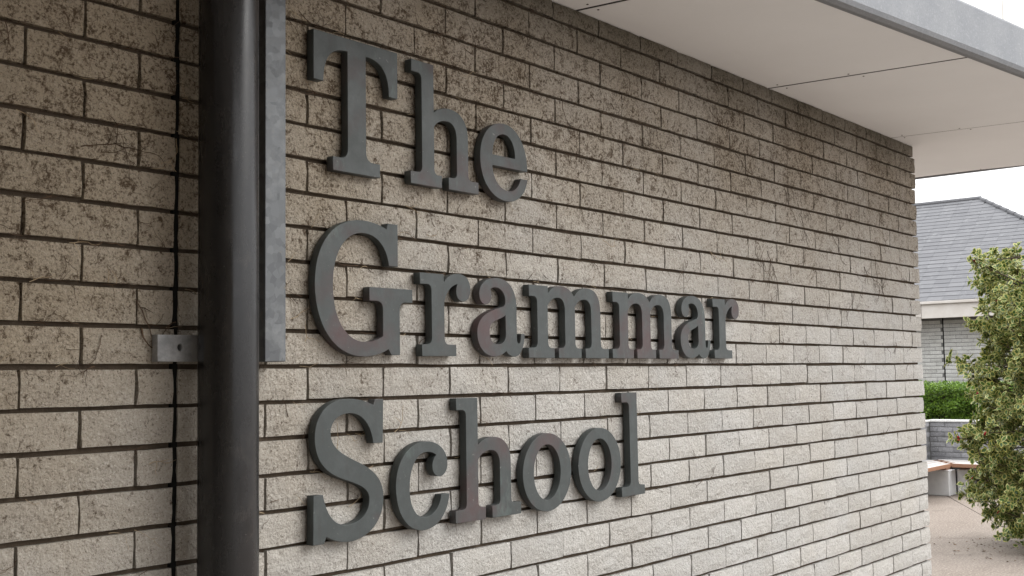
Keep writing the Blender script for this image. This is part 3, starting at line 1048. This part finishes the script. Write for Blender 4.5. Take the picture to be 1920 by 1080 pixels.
# arm of the planter that comes forward along the other side of the bench
sp2 = []
for k in range(0, 13):
    z0 = ZP - 0.03 - (k + 1) * CH + JB / 2
    x = XP - 0.002 - (BW / 2 if k % 2 else 0.0)
    while x - BW > 12.4:
        sp2.append((x - BW + JP / 2, x - JP / 2, z0, z0 + CH - JB))
        x -= BW
lay_bricks(pl, sp2, M_brick_dark, lambda u, z, o: (u, YP + o, z), 300, pl_view, 0.002, 5, (3, 3), stuff_name='side_courses')
box('side_mortar', M_mortar_far, pl, 12.4, XP + 0.01, YP + 0.012, YP + 0.19, 0, ZP - 0.031)
box('side_coping', M_coping, pl, 12.4, XP - 0.022, YP - 0.02, YP + 0.22, ZP - 0.031, ZP - 0.001, 0.005)
box('soil', M_soil, pl, XP + 0.21, XB - 0.5, 0.3, 8.0, 0, ZP - 0.08)


def leaf_cloud(name, mat, leaves, parent, edge=False):
    """leaves: (point, direction, normal, length, width, tint)"""
    V, Fc, T, Ed = [], [], [], []
    for p, dv, nv, L, W, tint in leaves:
        dv = dv.normalized(); sv = dv.cross(nv)
        if sv.length < 1e-4: sv = dv.orthogonal()
        sv.normalize(); nn = sv.cross(dv).normalized()
        b = len(V)
        if edge:
            o = [(0, 0, 0), (0.25, 0.42, 0.05), (0.70, 0.46, 0.04), (1, 0, -0.08), (0.70, -0.46, 0.04), (0.25, -0.42, 0.05)]
            V.append(tuple(p + dv * L * 0.5)); Ed.append(0.0)
            for (t, s, h) in o:
                V.append(tuple(p + dv * L * t + sv * W * s + nn * L * h)); Ed.append(1.0)
            Fc += [(b, b + 1 + i, b + 1 + (i + 1) % 6) for i in range(6)]
            T += [tint] * 7
        else:
            V += [tuple(p), tuple(p + dv * L * 0.5 + sv * W * 0.5 + nn * L * 0.08), tuple(p + dv * L), tuple(p + dv * L * 0.5 - sv * W * 0.5 + nn * L * 0.08)]
            Fc.append((b, b + 1, b + 2, b + 3))
            T += [tint] * 4; Ed += [0.0] * 4
    me = mesh(name, V, Fc)
    me.attributes.new('tint', 'FLOAT', 'POINT').data.foreach_set('value', T)
    if edge: me.attributes.new('edge', 'FLOAT', 'POINT').data.foreach_set('value', Ed)
    return link(name, me, mat, parent)


def rvec(r):
    while True:
        v = Vector((r.uniform(-1, 1), r.uniform(-1, 1), r.uniform(-1, 1)))
        if 0.05 < v.length < 1: return v.normalized()


rh = random.Random(9)
hed = empty('hedge', (17.0, 4.0, ZP - 0.08), 'clipped bright green hedge growing above the grey planter wall', 'hedge')
HX0, HX1, HY0, HY1, HZ0, HZ1 = 16.25, 17.5, 1.2, 5.05, ZP - 0.05, 1.545
leaves = []
for i in range(30000):
    y = rh.uniform(HY0, HY1)
    if rh.random() < 0.68:
        z = rh.uniform(HZ0, HZ1); x = HX0
        o = Vector((-1, 0, 0.25))
        x += rh.uniform(-0.02, 0.14) + 0.09 * math.sin(y * 9 + z * 13) * math.sin(y * 5.3 - z * 8)
    else:
        x = rh.uniform(HX0, HX1); z = HZ1 + rh.uniform(-0.10, 0.02) + 0.035 * math.sin(y * 11 + x * 7)
        o = Vector((-0.2, 0, 1))
    dv = (o * 0.7 + rvec(rh)).normalized()
    leaves.append((Vector((x, y, z)), dv, (o + rvec(rh) * 0.8).normalized(), rh.uniform(0.028, 0.058), rh.uniform(0.016, 0.030), rh.random() ** 1.3))
leaf_cloud('foliage', M_hedge, leaves, hed)
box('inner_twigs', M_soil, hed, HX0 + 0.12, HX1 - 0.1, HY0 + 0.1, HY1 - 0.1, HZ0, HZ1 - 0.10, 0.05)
V, Fc = [], []
for i in range(40):
    y = rh.uniform(HY0 + 0.1, HY1 - 0.1)
    tube(V, Fc, [(16.7, y, ZP - 0.1), (16.5 + rh.uniform(-0.2, 0.2), y + rh.uniform(-0.1, 0.1), ZP + 0.2), (16.4 + rh.uniform(-0.1, 0.3), y + rh.uniform(-0.2, 0.2), HZ1 - 0.08)], [0.012, 0.008, 0.004], 5)
link('stems', mesh('stems', V, Fc), M_bark, hed)

# ------------------------------------------------------------------ corner bench
ben = empty('corner_bench', (15.2, 3.8, 0), 'corner bench with brown timber seat on white concrete blocks before the planter', 'bench')
ZS = 0.46
cx0, cy0 = 14.98, 3.645                       # inner corner of the seat
nsl = 4
for i in range(nsl):                         # right arm, in front of the planter
    w = (XP - 0.03 - cx0) / nsl
    box('slat', M_wood, ben, cx0 + i * w + 0.004, cx0 + (i + 1) * w - 0.004, 0.9, cy0 + i * (YP - 0.03 - cy0) / nsl - 0.003, ZS - 0.055, ZS, 0.004)
for i in range(nsl):                         # left arm, coming forward
    w = (YP - 0.03 - cy0) / nsl
    box('slat', M_wood, ben, 12.6, cx0 + i * (XP - 0.03 - cx0) / nsl - 0.003, cy0 + i * w + 0.004, cy0 + (i + 1) * w - 0.004, ZS - 0.055, ZS, 0.004)
for (x0, x1, y0, y1) in [(14.93, 15.22, 3.665, 4.02), (15.235, 15.62, 3.50, 3.655), (12.9, 13.3, 3.75, 4.05), (15.25, 15.6, 1.6, 2.0)]:
    box('plinth', M_plinth, ben, x0, x1, y0, y1, 0, ZS - 0.10, 0.012, 2)
for (x0, x1, y0, y1) in [(14.99, 15.16, 3.72, 3.98), (15.30, 15.56, 3.54, 3.62), (13.0, 13.2, 3.8, 4.0), (15.3, 15.55, 1.7, 1.9)]:
    box('spacer', M_wood, ben, x0, x1, y0, y1, ZS - 0.099, ZS - 0.056)

# ------------------------------------------------------------------ variegated shrub
base = gz(2046, 1032)
SX, SY = float(base[0]), float(base[1])
shr = empty('variegated_shrub', (SX, SY, 0), 'tall bushy shrub with cream edged leaves and red berries beside the path', 'shrub')
rs = random.Random(17)
HT = 3.05


# half-width of the bush at each height (m)
PROF = [(0.00, 0.74), (0.08, 0.80), (0.18, 0.96), (0.40, 1.08), (0.50, 1.12), (0.68, 1.13), (0.80, 1.19), (0.95, 1.19), (1.10, 1.22), (1.22, 1.17), (1.38, 1.13), (1.50, 1.06),
        (1.62, 1.11), (1.75, 1.17), (1.85, 1.20), (2.00, 1.12), (2.10, 1.03), (2.20, 1.10), (2.32, 1.15), (2.42, 0.96), (2.55, 0.98), (2.66, 1.10), (2.78, 1.17), (2.88, 1.05), (2.96, 0.75), (3.1, 0.3)]
HT = 2.96


def radius(h, th):
    r = float(np.interp(h, [p[0] for p in PROF], [p[1] for p in PROF]))
    return r + 0.06 * math.sin(3 * th + 5.1 * h + 0.7) + 0.05 * math.sin(5 * th - 4 * h)


leaves, V, Fc = [], [], []
berries = []


def rosette(root, tip, o, n, sc=1.0):
    tube(V, Fc, [root, tip], [0.004, 0.002], 3)
    e1 = o.orthogonal().normalized(); e2 = o.cross(e1)
    for k in range(n):
        t = 1 - rs.random() ** 1.6 * 0.85
        a = k * 2.4 + rs.uniform(-0.4, 0.4)
        rad = e1 * math.cos(a) + e2 * math.sin(a)
        dv = (o * rs.uniform(0.15, 0.35 + 0.9 * t) + rad).normalized()
        leaves.append((root.lerp(tip, t), dv, (o + rvec(rs) * 0.35), sc * rs.uniform(0.052, 0.088), sc * rs.uniform(0.034, 0.047), rs.random()))


# sprays: boughs that push out of the crown, with gaps of shade between them
for i in range(300):
    h = 0.14 + (HT - 0.16) * ((i + 0.5) / 300)
    th = i * 2.39996 + rs.uniform(-0.25, 0.25)
    r = radius(h, th) - 0.13 + rs.uniform(-0.22, 0.06)
    o = Vector((math.cos(th), math.sin(th), rs.uniform(-0.15, 0.65) if h > 0.4 else rs.uniform(-0.25, 0.15))).normalized()
    ctr = Vector((SX + math.cos(th) * r, SY + math.sin(th) * r, h))
    L = rs.uniform(0.20, 0.42)
    if rs.random() < 0.10: ctr += o * rs.uniform(0.06, 0.14)
    root = ctr - o * L
    tube(V, Fc, [root - o * 0.15, root, ctr], [0.009, 0.007, 0.004], 5)
    for k in range(rs.randint(7, 11)):
        t = rs.uniform(0.25, 1.0) if k else 1.0
        sid = (o * 0.6 + rvec(rs) * 0.8 + Vector((0, 0, 0.25))).normalized() if k else o
        p0 = root.lerp(ctr, t)
        p1 = p0 + sid * rs.uniform(0.07, 0.16)
        if p1.z > 0.05: rosette(p0, p1, sid, rs.randint(9, 13))
    if rs.random() < 0.16: berries.append(ctr + o * 0.05)
# darker growth further in
for i in range(620):
    h = rs.uniform(0.15, HT * 0.93); th = rs.uniform(0, 6.2832)
    r = radius(h, th) * rs.uniform(0.5, 0.76)
    o = (Vector((math.cos(th), math.sin(th), 0.3)) + rvec(rs) * 0.5).normalized()
    tip = Vector((SX + math.cos(th) * r, SY + math.sin(th) * r, h))
    rosette(tip - o * 0.14, tip, o, 9)
leaf_cloud('foliage', M_varieg, leaves, shr, True)
for i in range(26):                          # main stems up from the ground
    th = rs.uniform(0, 6.28); b = Vector((SX + rs.uniform(-0.12, 0.12), SY + rs.uniform(-0.12, 0.12), 0))
    h = rs.uniform(0.7, HT * 0.9); r = radius(h, th) * 0.9
    m = Vector((SX + math.cos(th) * r * 0.35, SY + math.sin(th) * r * 0.35, h * 0.55))
    tube(V, Fc, [b, b.lerp(m, 0.5) + rvec(rs) * 0.04, m, Vector((SX + math.cos(th) * r, SY + math.sin(th) * r, h))], [0.022, 0.017, 0.012, 0.004], 6)
link('branches', mesh('branches', V, Fc), M_bark, shr)
bm = bmesh.new()
for k in range(5):
    bmesh.ops.create_icosphere(bm, subdivisions=1, radius=0.011, matrix=Matrix.Translation(rvec(rs) * 0.016))
bme = bm_mesh('berry_cluster', bm, True)
for p in berries:
    link('berry_cluster', bme, M_berry, shr, p, (rs.uniform(0, 6), rs.uniform(0, 6), 0))

# fallen leaves on the paving under the shrub
V, Fc = [], []
for i in range(200):
    px = rs.uniform(1745, 2060); py = 1006 + abs(rs.gauss(0, 1)) * 26 + max(0, (px - 1850)) * 0.08
    if px < 1800 and rs.random() < 0.6: continue
    q = gz(px, py)
    p = Vector((float(q[0]), float(q[1]), 0.004))
    a = rs.uniform(0, 6.28); L = rs.uniform(0.012, 0.05); W = L * rs.uniform(0.3, 0.5)
    d1 = Vector((math.cos(a), math.sin(a), 0)); d2 = Vector((-d1.y, d1.x, 0))
    b = len(V)
    up = Vector((0, 0, 1))
    V += [tuple(p), tuple(p + d1 * L / 2 + d2 * W / 2 + up * rs.uniform(0, 0.012)), tuple(p + d1 * L + up * rs.uniform(0, 0.008)), tuple(p + d1 * L / 2 - d2 * W / 2 + up * rs.uniform(0, 0.012))]
    Fc.append((b, b + 1, b + 2, b + 3))
tag(link('fallen_leaves', mesh('fallen_leaves', V, Fc), M_litter), 'scattered dead brown leaves on the paving under the shrub', 'leaves', kind='stuff')
